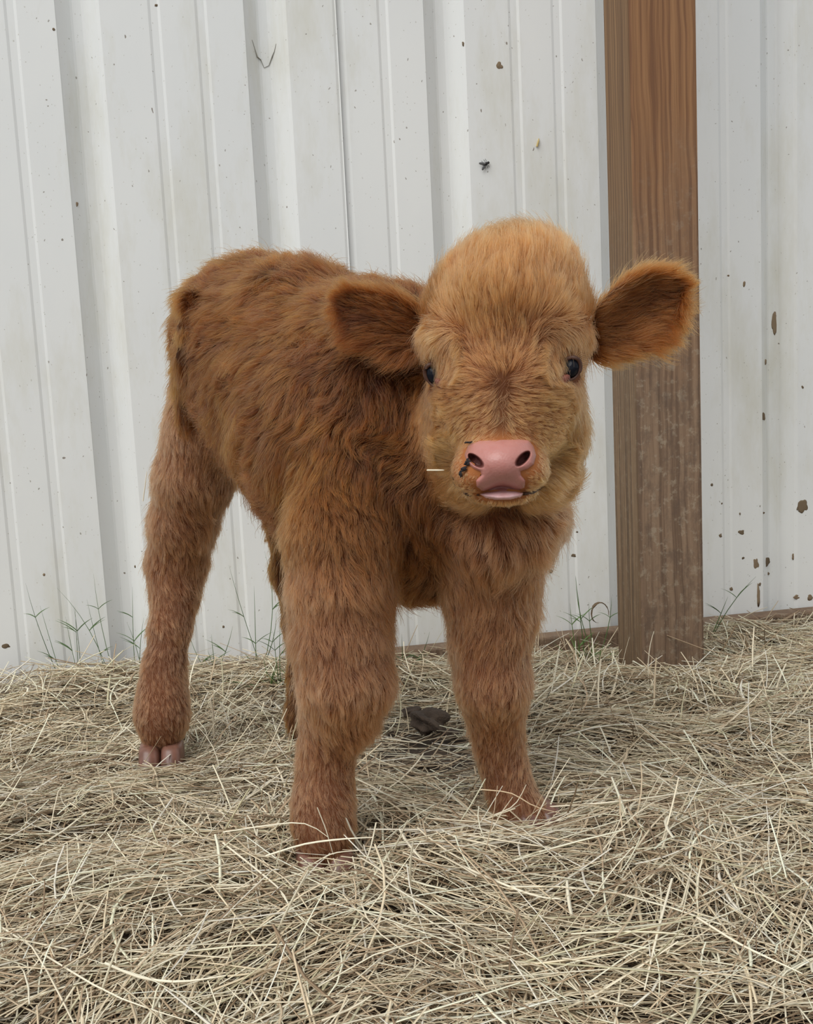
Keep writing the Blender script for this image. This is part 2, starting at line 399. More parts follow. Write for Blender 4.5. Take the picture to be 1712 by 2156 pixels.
# surface nets over the field
VOX = .0058
lo = np.array([1e9] * 3); hi = -lo
for p in prims:
    if p['kind'] == 'e': m_ = np.sqrt(((p['A'] * p['r'][:, None]) ** 2).sum(0)); a_, b_ = p['c'] - m_, p['c'] + m_
    else: r_ = max(p['ra'], p['rb']); a_, b_ = np.minimum(p['a'], p['b']) - r_, np.maximum(p['a'], p['b']) + r_
    lo, hi = np.minimum(lo, a_), np.maximum(hi, b_)
lo -= .03; hi += .03
dims = np.ceil((hi - lo) / VOX).astype(int)
axs = [lo[i] + VOX * np.arange(dims[i]) for i in range(3)]
FLD = np.empty(dims, np.float32)
for i0 in range(0, dims[0], 16):
    g = np.stack(np.meshgrid(axs[0][i0:i0 + 16], axs[1], axs[2], indexing='ij'), -1)
    FLD[i0:i0 + 16] = sdf(g)
def surface_nets(Fd):
    s = Fd < 0; n = np.array(Fd.shape)
    c = [(i, j, k) for i in (0, 1) for j in (0, 1) for k in (0, 1)]
    sl = lambda o: tuple(slice(o[a], n[a] - 1 + o[a]) for a in range(3))
    cnt = sum(s[sl(o)].astype(np.int8) for o in c)
    act = (cnt > 0) & (cnt < 8); ids = np.full(act.shape, -1, np.int64); cell = np.argwhere(act); ids[act] = np.arange(len(cell))
    acc = np.zeros((len(cell), 3)); num = np.zeros(len(cell))
    for a in range(3):
        for o in c:
            if o[a]: continue
            o2 = list(o); o2[a] = 1
            f0 = Fd[tuple((cell + o).T)]; f1 = Fd[tuple((cell + o2).T)]
            cr_ = (f0 < 0) != (f1 < 0); t = np.where(cr_, f0 / np.where(f0 == f1, 1, f0 - f1), 0)
            pt = np.tile(np.array(o, float), (len(cell), 1)); pt[:, a] = t
            acc += pt * cr_[:, None]; num += cr_
    V = cell + acc / num[:, None]; Q = []
    for a in range(3):
        b, d = (a + 1) % 3, (a + 2) % 3
        s0 = [slice(1, -1)] * 3; s0[a] = slice(0, -1); s1 = [slice(1, -1)] * 3; s1[a] = slice(1, None)
        A0, A1 = s[tuple(s0)], s[tuple(s1)]
        e = np.argwhere(A0 != A1)
        inside = A0[tuple(e.T)]
        e = e + np.array([0 if x == a else 1 for x in range(3)])
        ub = np.eye(3, dtype=int)[b]; ud = np.eye(3, dtype=int)[d]
        g = [ids[tuple((e - x).T)] for x in (0 * ub, ub, ub + ud, ud)]
        qd = np.stack(g, -1); qd[~inside] = qd[~inside][:, ::-1]; Q.append(qd)
    Q = np.concatenate(Q); return V, Q[(Q >= 0).all(1)]
BV, BQ = surface_nets(FLD); BV = lo + BV * VOX
def vnormals(V, Q):
    n = np.cross(V[Q[:, 2]] - V[Q[:, 0]], V[Q[:, 3]] - V[Q[:, 1]]); N_ = np.zeros_like(V)
    for k in range(Q.shape[1]): np.add.at(N_, Q[:, k], n)
    return N_ / (np.linalg.norm(N_, axis=1, keepdims=True) + 1e-12)
BN = vnormals(BV, BQ)
tst = sdf(BV + BN * .004) - sdf(BV)
if tst.mean() < 0: BQ = BQ[:, ::-1].copy(); BN = -BN

# per-vertex coat description
DD = np.stack([pd(p, BV) for p in prims], -1); DD -= DD.min(1, keepdims=True)
WT = np.exp(-DD / .010); WT /= WT.sum(1, keepdims=True)
LEN = WT @ np.array([p['len'] for p in prims]); LIFT = WT @ np.array([p['lift'] for p in prims])
TINT = WT @ np.array([p['tint'] for p in prims]); DIR = WT @ np.array([p['dir'] for p in prims])
REGS = ['trunk', 'leg_near_hind', 'leg_far_hind', 'leg_near_fore', 'leg_far_fore', 'head']
RW = np.stack([WT[:, [i for i, p in enumerate(prims) if p['region'] == r]].sum(1) for r in REGS], -1)
REG = RW.argmax(1)
PX = proj(BV); HW = RW[:, 5]
# face: hair radiates from the whorl between the eyes; below it parts to both sides of the nose
WX, WY = 1057, 812
dx, dy = PX[:, 0] - WX, PX[:, 1] - WY
below = sstep(-10, 40, dy)
fx = dx * (1 + 1.2 * below) + np.sign(dx) * 14 * below; fy = dy * (1 - .25 * below) + 25 * (1 - below) * 0
nrm = np.hypot(fx, fy) + 1e-6
side = sstep(120, 165, np.abs(dx)) * sstep(-120, 0, dy)                # cheeks hang down
fx, fy = fx / nrm * (1 - side) + side * .25 * np.sign(dx), fy / nrm * (1 - side) + side
brow = sstep(55, 95, np.abs(dx)) * sstep(-160, -90, dy) * sstep(0, -30, dy)   # brows hang over the eyes
fx, fy = fx * (1 - brow) + .12 * np.sign(dx) * brow, fy * (1 - brow) + brow
FDIR = fx[:, None] * ER - fy[:, None] * EZ
DIR = DIR * (1 - HW[:, None]) + FDIR * HW[:, None]
# crown and outer cheeks are redder than the face
TINT = TINT * (1 - .22 * (HW * sstep(120, 190, np.abs(dx)))[:, None] * np.array([.6, 1, 1.3]))
TINT = TINT * (1 - .17 * (HW * sstep(-130, -230, dy))[:, None] * np.array([.8, 1, 1.1]))
lite = HW * sstep(0, 60, dy) * (1 - sstep(110, 150, np.abs(dx)) * .6)            # paler muzzle and under-eye hair
TINT = TINT * (1 + lite[:, None] * np.array([.16, .22, .16]))
TINT = TINT * (1 + .13 * noise3(BV, 11, 26) + .07 * noise3(BV, 12, 70))[:, None]
# shanks: lower legs a little redder and darker
# bare places: nose pad, eyes, lip
def poly_in(px, py, poly):
    poly = np.asarray(poly, float); ins = np.zeros(px.shape, bool); j = len(poly) - 1
    for i in range(len(poly)):
        xi, yi = poly[i]; xj, yj = poly[j]
        c = ((yi > py) != (yj > py)) & (px < (xj - xi) * (py - yi) / (yj - yi + 1e-12) + xi); ins ^= c; j = i
    return ins
def poly_dist(px, py, poly):
    poly = np.asarray(poly, float); d = np.full(px.shape, 1e9)
    for i in range(len(poly)):
        a, b = poly[i], poly[(i + 1) % len(poly)]; ab = b - a
        t = np.clip(((px - a[0]) * ab[0] + (py - a[1]) * ab[1]) / (ab @ ab), 0, 1)
        d = np.minimum(d, np.hypot(px - a[0] - t * ab[0], py - a[1] - t * ab[1]))
    return d
NOSE = [(986, 936), (1010, 928), (1052, 926), (1095, 925), (1114, 927), (1124, 940), (1129, 958), (1124, 978), (1110, 988), (1096, 992), (1097, 1000), (1106, 1012), (1104, 1026), (1092, 1034), (1055, 1037), (1018, 1035), (1004, 1024), (1003, 1012), (1014, 1000), (1012, 993), (996, 986), (984, 976), (978, 958)]
LIP = [(1008, 1040), (1030, 1035), (1058, 1033), (1085, 1034), (1104, 1038), (1096, 1046), (1075, 1051), (1050, 1052), (1025, 1048)]
EYES = [(914, 788, 15, 24, 24), (1201, 774, 16, 23, -22)]
def bare(px, py):
    b = poly_in(px, py, NOSE) | (poly_dist(px, py, NOSE) < 2) | poly_in(px, py, LIP)
    b |= (np.abs(px - 1057 + .03 * (py - 812)) < .7) & (py > 808) & (py < 905)      # the parting down the nose
    for x, y, a, c, r in EYES:
        b |= ((px - x) / (a + 7)) ** 2 + ((py - y - 2) / (c + 4)) ** 2 < 1
    return b

qc = PX[BQ].mean(1); qf = ((BV[BQ].mean(1) - CAM) * BN[BQ[:, 0]]).sum(1) < 0   # the skin opens under the nose pad
BQS = BQ[~(poly_in(qc[:, 0], qc[:, 1], NOSE) & (poly_dist(qc[:, 0], qc[:, 1], NOSE) > 5) & qf)]
calf = link('calf', mesh('calf', BV, BQS, MSKIN, True, TINT * (.3 - .11 * HW * sstep(35, 12, np.abs(dx)) * sstep(105, 80, dy) + .25 * HW * sstep(90, 130, dy))[:, None]),  # skin darkened for shade in fur gaps, most in the crease between the eyes
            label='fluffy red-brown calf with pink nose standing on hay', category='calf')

def grow(name, V, Q, Nn, dirs, ln, lift, tint, dens, parent, seed, bare_fn=None, pts=6, clump=.55, clump_n=18, wave=.22, rad=.00021, dirnoise=.35):
    r = np.random.default_rng(seed)
    tri = np.concatenate([Q[:, [0, 1, 2]], Q[:, [0, 2, 3]]])
    ar = .5 * np.linalg.norm(np.cross(V[tri[:, 1]] - V[tri[:, 0]], V[tri[:, 2]] - V[tri[:, 0]]), axis=1)
    wgt = ar * dens[tri].mean(1); n = int(wgt.sum())
    t = tri[r.choice(len(tri), n, p=wgt / wgt.sum())]
    u = r.random((n, 2)); fl = u.sum(1) > 1; u[fl] = 1 - u[fl]; bc = np.stack([1 - u.sum(1), u[:, 0], u[:, 1]], -1)
    I = lambda A: (A[t] * (bc[..., None] if A.ndim == 2 else bc)).sum(1)
    R, nn, dd, L, lf, ti = I(V), I(Nn), I(dirs), I(ln), I(lift), I(tint)
    if bare_fn is not None:
        px = proj(R); facing = ((R - CAM) * nn).sum(1) < 0
        keep = ~(bare_fn(px[:, 0], px[:, 1]) & facing)
        R, nn, dd, L, lf, ti = R[keep], nn[keep], dd[keep], L[keep], lf[keep], ti[keep]; n = len(R)
    nn /= np.linalg.norm(nn, axis=1, keepdims=True)
    # tufts sway together, single hairs a little on their own
    low = np.stack([noise3(R, seed + 50 + a, 70) for a in range(3)], -1) * dirnoise + np.stack([noise3(R, seed + 60 + a, 230) for a in range(3)], -1) * dirnoise * .5
    dd = dd + low * np.linalg.norm(dd, axis=1, keepdims=True)
    tt = dd - nn * (dd * nn).sum(1, keepdims=True); tl = np.linalg.norm(tt, axis=1, keepdims=True)
    tt = tt / (tl + 1e-6); lf = lf + .35 * (1 - np.clip(tl[:, 0], 0, 1))
    tt = tt + r.normal(0, .10, tt.shape)
    L = L * r.uniform(.65, 1.15, n) * (1 + .22 * noise3(R, seed + 5, 60))
    lf = np.clip(lf * (1 + .4 * noise3(R, seed + 9, 90)) + r.normal(0, .06, n), .08, 1.2)
    stray = r.random(n) < .07; lf[stray] += r.uniform(.15, .6, stray.sum()); L[stray] *= 1.15
    sd = np.cross(nn, tt)
    s = np.linspace(0, 1, pts); path = np.zeros((n, pts, 3)); path[:, 0] = R - nn * .001
    amp = wave * (.5 + r.random(n)); ph = noise3(R, seed + 21, 120) * 3; fr = 3.5 + noise3(R, seed + 22, 80)
    for k in range(1, pts):
        a = lf * (1.25 - 1.1 * s[k])
        stp = tt + nn * a[:, None] + sd * (amp * np.sin(ph + fr * s[k] * 2))[:, None]
        stp /= np.linalg.norm(stp, axis=1, keepdims=True)
        path[:, k] = path[:, k - 1] + stp * (L / (pts - 1))[:, None]
    # clumping towards guide hairs
    ng = max(1, n // clump_n); gi = r.choice(n, ng, replace=False)
    kd = KDTree(ng)
    for i, g_ in enumerate(gi): kd.insert(R[g_], i)
    kd.balance(); nr = np.array([gi[kd.find(x)[1]] for x in R])
    c = (clump * (.6 + .4 * r.random(n)))[:, None, None] * (s ** 1.5)[None, :, None]
    c[stray] *= .1
    path = path * (1 - c) + path[nr] * c
    ti = ti * np.clip(r.normal(1, .10, n) * (1 + r.normal(0, .17, n)[nr]), .35, 1.7)[:, None]
    cu = bpy.data.hair_curves.new(name); cu.add_curves([pts] * n)
    cu.attributes['position'].data.foreach_set('vector', path.astype(np.float32).ravel())
    ra = cu.attributes.get('radius') or cu.attributes.new('radius', 'FLOAT', 'POINT')
    rr = rad * (1 - .75 * s ** 1.6)[None, :] * r.uniform(.8, 1.25, n)[:, None]
    ra.data.foreach_set('value', rr.astype(np.float32).ravel())
    at = cu.attributes.new('tint', 'FLOAT_COLOR', 'CURVE'); tc = np.ones((n, 4), np.float32); tc[:, :3] = np.clip(ti, .01, .95)
    at.data.foreach_set('color', tc.ravel())
    cu.materials.append(MFUR)
    print(name, n)
    return link(name, cu, parent)

view = BV - CAM; view /= np.linalg.norm(view, axis=1, keepdims=True)
face_ = -(view * BN).sum(1); VIS = .25 + .75 * sstep(-.5, -.05, face_)
NAMES = dict(trunk='trunk_fur', leg_near_hind='hind_leg_fur', leg_far_hind='hind_leg_fur', leg_near_fore='foreleg_fur', leg_far_fore='foreleg_fur', head='head_fur')
DENS = dict(trunk=380e3, leg_near_hind=420e3, leg_far_hind=300e3, leg_near_fore=520e3, leg_far_fore=520e3, head=900e3)
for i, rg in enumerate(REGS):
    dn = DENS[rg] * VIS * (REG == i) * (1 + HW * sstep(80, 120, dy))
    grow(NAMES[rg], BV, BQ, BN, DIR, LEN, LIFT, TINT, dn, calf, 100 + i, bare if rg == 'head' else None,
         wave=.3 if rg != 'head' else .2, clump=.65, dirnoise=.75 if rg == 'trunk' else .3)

# ------------------------------------------------------------------ ears
def ear(top, bot, D0, D1, cup, seed, tip_dir, tone=1.):
    """cupped leaf between two edge lines given from base to tip"""
    n, m_ = 26, 17
    def line(pl):
        pl = np.asarray(pl, float); s = np.r_[0, np.cumsum(np.hypot(*np.diff(pl, axis=0).T))]; s /= s[-1]
        t = np.linspace(0, 1, n); return np.stack([np.interp(t, s, pl[:, 0]), np.interp(t, s, pl[:, 1])], -1)
    tp, bt = line(top), line(bot)
    for _ in range(3):
        tp[1:-1] = .25 * tp[:-2] + .5 * tp[1:-1] + .25 * tp[2:]; bt[1:-1] = .25 * bt[:-2] + .5 * bt[1:-1] + .25 * bt[2:]
    V = np.zeros((2, n, m_, 3))
    for i in range(n):
        t = i / (n - 1); D = D0 + (D1 - D0) * t
        for j in range(m_):
            s = j / (m_ - 1); a = tp[i] * (1 - s) + bt[i] * s
            bowl = cup * np.sin(np.pi * s) * np.sin(np.pi * min(1, .25 + t * .72))
            th = .009 * math.sin(math.pi * min(max(s, .02), .98)) * math.sin(math.pi * min(.97, .2 + t * .75)) + .001
            V[0, i, j] = P(a[0], a[1], D + bowl); V[1, i, j] = P(a[0], a[1], D + bowl + th)
    idx = np.arange(2 * n * m_).reshape(2, n, m_)
    f = [np.stack([idx[0, :-1, :-1], idx[0, 1:, :-1], idx[0, 1:, 1:], idx[0, :-1, 1:]], -1).reshape(-1, 4),
         np.stack([idx[1, :-1, :-1], idx[1, :-1, 1:], idx[1, 1:, 1:], idx[1, 1:, :-1]], -1).reshape(-1, 4)]
    for j, fl in ((0, 0), (m_ - 1, 1)):
        e = np.stack([idx[0, :-1, j], idx[1, :-1, j], idx[1, 1:, j], idx[0, 1:, j]], -1); f.append(e[:, ::-1] if fl else e)
    for i, fl in ((0, 1), (n - 1, 0)):
        e = np.stack([idx[0, i, :-1], idx[1, i, :-1], idx[1, i, 1:], idx[0, i, 1:]], -1); f.append(e[:, ::-1] if fl else e)
    V = V.reshape(-1, 3); Q = np.concatenate(f); Nn = vnormals(V, Q)
    front = Nn[:n * m_].mean(0)
    if front @ (V.mean(0) - CAM) > 0: Q = Q[:, ::-1].copy(); Nn = -Nn
    tt = np.tile(np.repeat(np.linspace(0, 1, n), m_), 2); ss = np.tile(np.tile(np.linspace(0, 1, m_), n), 2)
    outw = np.zeros_like(V); ax = unit(P(*tip_dir[1], D1) - P(*tip_dir[0], D0))
    outw = ax[None] * .9 + (-EZ)[None] * (1.1 * sstep(.45, 1, ss))[:, None] + EZ[None] * (.6 * sstep(.3, 0, ss))[:, None]
    inner = np.exp(-((ss - .42) / .2) ** 2 - ((tt - .62) / .28) ** 2)  # hollow of the ear, its shade put into the hair tint
    ti = np.array([.20, .060, .013])[None] * (1.1 - .35 * inner)[:, None] * (1 + .2 * sstep(.3, .0, ss))[:, None]
    ti = ti * tone
    e = link('ear', mesh('ear', V, Q, MSKIN, True, ti * .4), calf)
    ln = .026 + .010 * sstep(.5, 1, ss) + .004 * sstep(.2, 0, ss); ln = ln * (1 - .35 * sstep(.8, 1, tt))
    grow('ear_fur', V, Q, Nn, outw, ln, np.full(len(V), .40), ti, np.full(len(V), 700e3), e, seed, wave=.3, clump=.6)
    return e
ear([(1248, 655), (1290, 612), (1330, 582), (1365, 574), (1410, 578), (1445, 594)], [(1240, 755), (1285, 752), (1335, 740), (1385, 712), (1425, 672), (1445, 602)], 1.44, 1.475, .024, 301, ((1255, 690), (1455, 600)))
ear([(905, 662), (865, 640), (820, 622), (775, 615), (735, 616), (708, 624)], [(905, 742), (860, 746), (815, 736), (765, 712), (728, 676), (706, 632)], 1.45, 1.465, .006, 302, ((890, 695), (700, 622)), .72)

# ------------------------------------------------------------------ nose, mouth, eyes
def pad(name, poly, lift_, edge, m, tint_fn, holes=(), parent=calf, step=1.6):
    poly = np.asarray(poly, float); x0, y0 = poly.min(0) - 3; x1, y1 = poly.max(0) + 3
    xs, ys = np.arange(x0, x1, step), np.arange(y0, y1, step)
    GX_, GY_ = np.meshgrid(xs, ys, indexing='ij'); ins = poly_in(GX_, GY_, poly)
    d = poly_dist(GX_, GY_, poly) * np.where(ins, 1, -1)
    use = d > -2.2
    D, pt, r_ = march(GX_[use], GY_[use])
    off = lift_ * np.sqrt(np.clip(1 - (1 - np.clip(d[use] / edge, 0, 1)) ** 2, 0, 1)) - .0006 + np.minimum(d[use], 0) * .0009
    for hx, hy, ra_, rb_, an, dep in holes:
        c_, s_ = math.cos(an), math.sin(an); ex, ey = GX_[use] - hx, GY_[use] - hy
        q_ = ((ex * c_ + ey * s_) / ra_) ** 2 + ((-ex * s_ + ey * c_) / rb_) ** 2
        off = off - dep * (1 - sstep(.35, 1.15, q_))
    V = pt - r_ * off[:, None]
    ids = np.full(use.shape, -1); ids[use] = np.arange(use.sum())
    q = np.stack([ids[:-1, :-1], ids[:-1, 1:], ids[1:, 1:], ids[1:, :-1]], -1).reshape(-1, 4); q = q[(q >= 0).all(1)]
    return link(name, mesh(name, V, q, m, True, tint_fn(GX_[use], GY_[use])), parent)
def pink_mat(name, rough):
    m, nt, b = mat(name); a = N(nt, 'ShaderNodeAttribute', attribute_name='tint'); tc = N(nt, 'ShaderNodeTexCoord').outputs['Object']
    col = mix(nt, mth(nt, 'MULTIPLY', ramp(nt, noise(nt, tc, 130, 4), [(.42, (0, 0, 0)), (.7, (1, 1, 1))]), .4), a.outputs['Color'], (.42, .15, .12))
    nt.links.new(col, b.inputs['Base Color']); b.inputs['Roughness'].default_value = rough
    b.inputs['Subsurface Weight'].default_value = .2; b.inputs['Subsurface Radius'].default_value = (.006, .002, .0015); b.inputs['Subsurface Scale'].default_value = .5
    v = N(nt, 'ShaderNodeTexVoronoi'); v.inputs['Scale'].default_value = 420; nt.links.new(tc, v.inputs['Vector'])
    bump(nt, b, v.outputs['Distance'], .18, .001); return m
MNOSE = pink_mat('pink_nose', .38)
HOLES = [(1002, 970, 21, 9.5, .72, .018), (1101, 966, 21, 9.5, -.8, .018)]
def nose_tint(x, y):
    t = np.tile(np.array([.47, .205, .178]), (len(x), 1))
    for hx, hy, ra_, rb_, an, dep in HOLES:
        c_, s_ = math.cos(an), math.sin(an); ex, ey = x - hx, y - hy
        q_ = ((ex * c_ + ey * s_) / ra_) ** 2 + ((-ex * s_ + ey * c_) / rb_) ** 2
        k = (1 - sstep(.5, 1.3, q_))[:, None]; t = t * (1 - k) + np.array([.10, .028, .024]) * k
    k = (sstep(975, 1000, x) * 0 + sstep(1108, 1128, x) + sstep(1000, 982, x))[:, None] * .6
    return t * (1 - k) + np.array([.33, .14, .09]) * k
nose = pad('nose', NOSE, .0045, 9, MNOSE, nose_tint, HOLES)
pad('lower_lip', LIP, .0075, 7, pink_mat('pale_lip', .3), lambda x, y: np.tile(np.array([.72, .46, .47]), (len(x), 1)))

MEYE = flat('dark_eye', (.009, .010, .015), .12, .12, 0.); MLID = flat('eyelid_skin', (.075, .030, .018), .55); MDUCT = flat('tear_corner_skin', (.17, .055, .038), .5, .3)
for i, (x, y, a, c, rt) in enumerate(EYES):
    D, pt, r_ = march(x, y); D = D[0] - .0005
    rt = math.radians(rt); ax = math.cos(rt) * ER - math.sin(rt) * EZ * -1; az = np.cross(ax, EF); az = az if az[2] > 0 else -az
    ctr = P(x, y, D + .001); A = np.array([ax, EF, az])
    v, f_ = blob(ctr, (a * D / F * 1.25, .012, c * D / F * 1.1), 1, 0., A, 3)
    eye = link('eye', mesh('eye', v, f_, MEYE), calf)
    th = np.linspace(0, 2 * np.pi, 25)
    cxm = np.cos(th); czm = np.sin(th)
    ring = ctr + (cxm * (a + 3) * D / F)[:, None] * ax + (czm * np.where(czm > 0, .93, 1) * (c + 2) * D / F)[:, None] * az - EF * (.0095 - .004 * np.abs(cxm))[:, None]
    vv, qq = tubes(ring[None], np.where(np.sin(th) > -.2, .0021, .0012)[None], 8)
    link('eyelid', mesh('eyelid', vv, qq, MLID), eye)
    ix, iy = (933, 812) if i == 0 else (1182, 803)
    Di, pi_, _ = march(ix, iy)
    tl = (.75 if i == 0 else -.55); a1 = math.cos(tl) * ER - math.sin(tl) * EZ; a2 = np.cross(a1, EF)
    v, f_ = blob(pi_[0] + EF * .0012, (.0105, .0038, .0046), 4 + i, .12, np.array([a1, EF, a2]), 2)
    link('tear_corner', mesh('tear_corner', v, f_, MDUCT), eye)
    # lashes
    k = 16; u = np.linspace(.15, .85, k) * np.pi
    st = ctr + (np.cos(u) * (a + 3) * D / F)[:, None] * ax + (np.sin(u) * (c + 3) * D / F)[:, None] * az - EF * .0105
    s_ = np.linspace(0, 1, 5)[None, :, None]
    outd = (np.cos(u)[:, None] * ax * .9 + az * .75 - EF * .55)[:, None]
    pth = st[:, None] + outd * .014 * s_ + EZ * (-.005 * s_ ** 2)
    vv, qq = tubes(pth, np.full((k, 5), .00022) * (1 - .7 * np.linspace(0, 1, 5))[None], 3)
    link('eyelashes', mesh('eyelashes', vv, qq, flat('lash', (.12, .055, .03), .5)), eye)
# crusted dirt beside the nostril
MCRUST = flat('dried_crust', (.02, .016, .017), .8)
for j, (x, y, rx, ry) in enumerate(((984, 972, 7, 9), (976, 986, 8, 5), (969, 996, 4, 8), (989, 930, 12, 2.5))):
    D, pt, _ = march(x, y); v, f_ = blob(pt[0] - EF * .0045, (rx * D[0] / F * .8, .0022, ry * D[0] / F * .8), 20 + j, .6, FRAME_C, 3, 5)
    link('dried_crust', mesh('dried_crust', v, f_, MCRUST, False), calf)

MCREASE = flat('mouth_crease_shade', (.055, .022, .012), .6, .3)  # added dark strips painting the shade of the mouth's side creases
for pl in ([(1010, 1040), (990, 1041), (972, 1036), (958, 1022), (953, 1004)], [(1102, 1039), (1122, 1036), (1140, 1027), (1152, 1010)]):
    q_ = np.array(pl, float); t_ = np.linspace(0, len(pl) - 1, 15)
    mx, my = (np.interp(t_, np.arange(len(pl)), q_[:, a]) for a in (0, 1))
    _, pt, _ = march(mx, my); vv, qq = tubes((pt - EF * .0022)[None], (.0016 * np.sin(np.linspace(1.2, 3.0, 15)))[None], 6)
    link('mouth_crease', mesh('mouth_crease', vv, qq, MCREASE), calf)

# ------------------------------------------------------------------ tail
tp = [P(430, 622, 1.90)]
for x, y, o_ in ((408, 640, .0), (397, 690, .006), (391, 750, .010), (388, 810, .010), (386, 860, .008), (385, 895, .004)):
    D_, _, _ = march(x, y); tp.append(P(x, y, min(D_[0], 1.93) - o_ - .004))
tp = np.array(tp)
tr = np.array([.017, .017, .014, .012, .011, .009, .004])
V, Q = tubes(tp[None], tr[None], 12)
Nn = V - np.repeat(tp, 12, 0); Nn /= np.linalg.norm(Nn, axis=1, keepdims=True)
tt_ = np.tile(BROWN * 1.15, (len(V), 1))
tail = link('tail', mesh('tail', V, Q, MSKIN, True, tt_ * .5), calf)
grow('tail_fur', V, Q, Nn, np.tile(-EZ, (len(V), 1)), np.full(len(V), .026), np.full(len(V), .25), tt_, np.full(len(V), 420e3), tail, 401)

# ------------------------------------------------------------------ hooves
MHOOF, nth, bh = mat('hoof_horn')
tch = N(nth, 'ShaderNodeTexCoord').outputs['Object']
nth.links.new(ramp(nth, noise(nth, mapping(nth, tch, (1, 1, .4)), 60, 3), [(.3, (.11, .050, .034)), (.7, (.23, .110, .080))]), bh.inputs['Base Color']); bh.inputs['Roughness'].default_value = .32
def hoof(px, py, D, width, turn, hgt=.036):
    """two claws side by side, flat soles on the ground, sloping walls"""
    g = P(px, py, D); g[2] = max(soil_z(g[0], g[1]), -.02) + .002
    fwd = math.cos(turn) * -EF + math.sin(turn) * ER; sd = np.cross(EZ, fwd)
    h = link('hoof', None, calf)
    for s in (-1, 1):
        V = []; n = 16
        for k, (z, sx, sy, oy) in enumerate(((0, .92, 1.02, .006), (.25, 1, 1.03, .004), (.55, .98, .96, 0), (.85, .93, .88, -.004), (1.0, .80, .76, -.006), (1.02, .3, .3, -.006))):
            for j in range(n):
                a = 2 * math.pi * j / n; ca, sa = math.cos(a), math.sin(a)
                lx = math.copysign(abs(ca) ** .55, ca) * width * .262 * sx
                ly = (math.copysign(abs(sa) ** .85, sa) * .030 + (.006 if sa > 0 else 0)) * sy + oy
                V.append(g + sd * (s * width * .252 + lx) + fwd * ly + EZ * z * hgt)
        V = np.array(V); idx = np.arange(6 * n).reshape(6, n); nx = np.roll(idx, -1, 1)
        f = [list(map(int, x)) for x in np.stack([idx[:-1], nx[:-1], nx[1:], idx[1:]], -1).reshape(-1, 4)] + [list(map(int, idx[-1])), list(map(int, idx[0][::-1]))]
        link('claw', mesh('claw', V, f, MHOOF), h)
for a in ((342, 1600, 1.850, .059, .05), (672, 1572, 1.935, .054, .2), (684, 1815, 1.452, .062, .1), (1122, 1762, 1.535, .056, .4)): hoof(*a)

# ------------------------------------------------------------------ hay
def hay_h(x, y):
    """height of the hay above the soil"""
    h = .024 + .022 * noise2(x, y, 21, 8) + .014 * noise2(x, y, 22, 20)
    thin = np.exp(-(((x - .36) / .15) ** 2 + ((y - 1.84) / .24) ** 2))
    h = h + .030 * np.exp(-(((x - .02) / .22) ** 2 + ((y - 1.42) / .16) ** 2)) + .018 * np.exp(-(((x - .85) / .25) ** 2 + ((y - 2.03) / .16) ** 2))
    h = h + .012 * sstep(1.5, 1.2, y)
    h = h + .012 * np.exp(-(((x - .165) / .07) ** 2 + ((y - 1.38) / .05) ** 2)) + .004 * np.exp(-(((x - .40) / .07) ** 2 + ((y - 1.42) / .05) ** 2))
    feet = np.exp(-(((x - .16) / .06) ** 2 + ((y - 1.42) / .07) ** 2)) + np.exp(-(((x - .40) / .06) ** 2 + ((y - 1.46) / .07) ** 2))
    return np.clip(h * (1 - .75 * thin) * (1 - .6 * np.minimum(feet, 1)), .004, .09)
HC = np.array([[.93, .86, .67], [.90, .80, .60], [.80, .68, .48], [.66, .53, .36], [.50, .37, .24], [.66, .61, .41], [.86, .81, .69], [.30, .21, .13]])
HP = np.array([.20, .18, .16, .13, .13, .05, .08, .07])
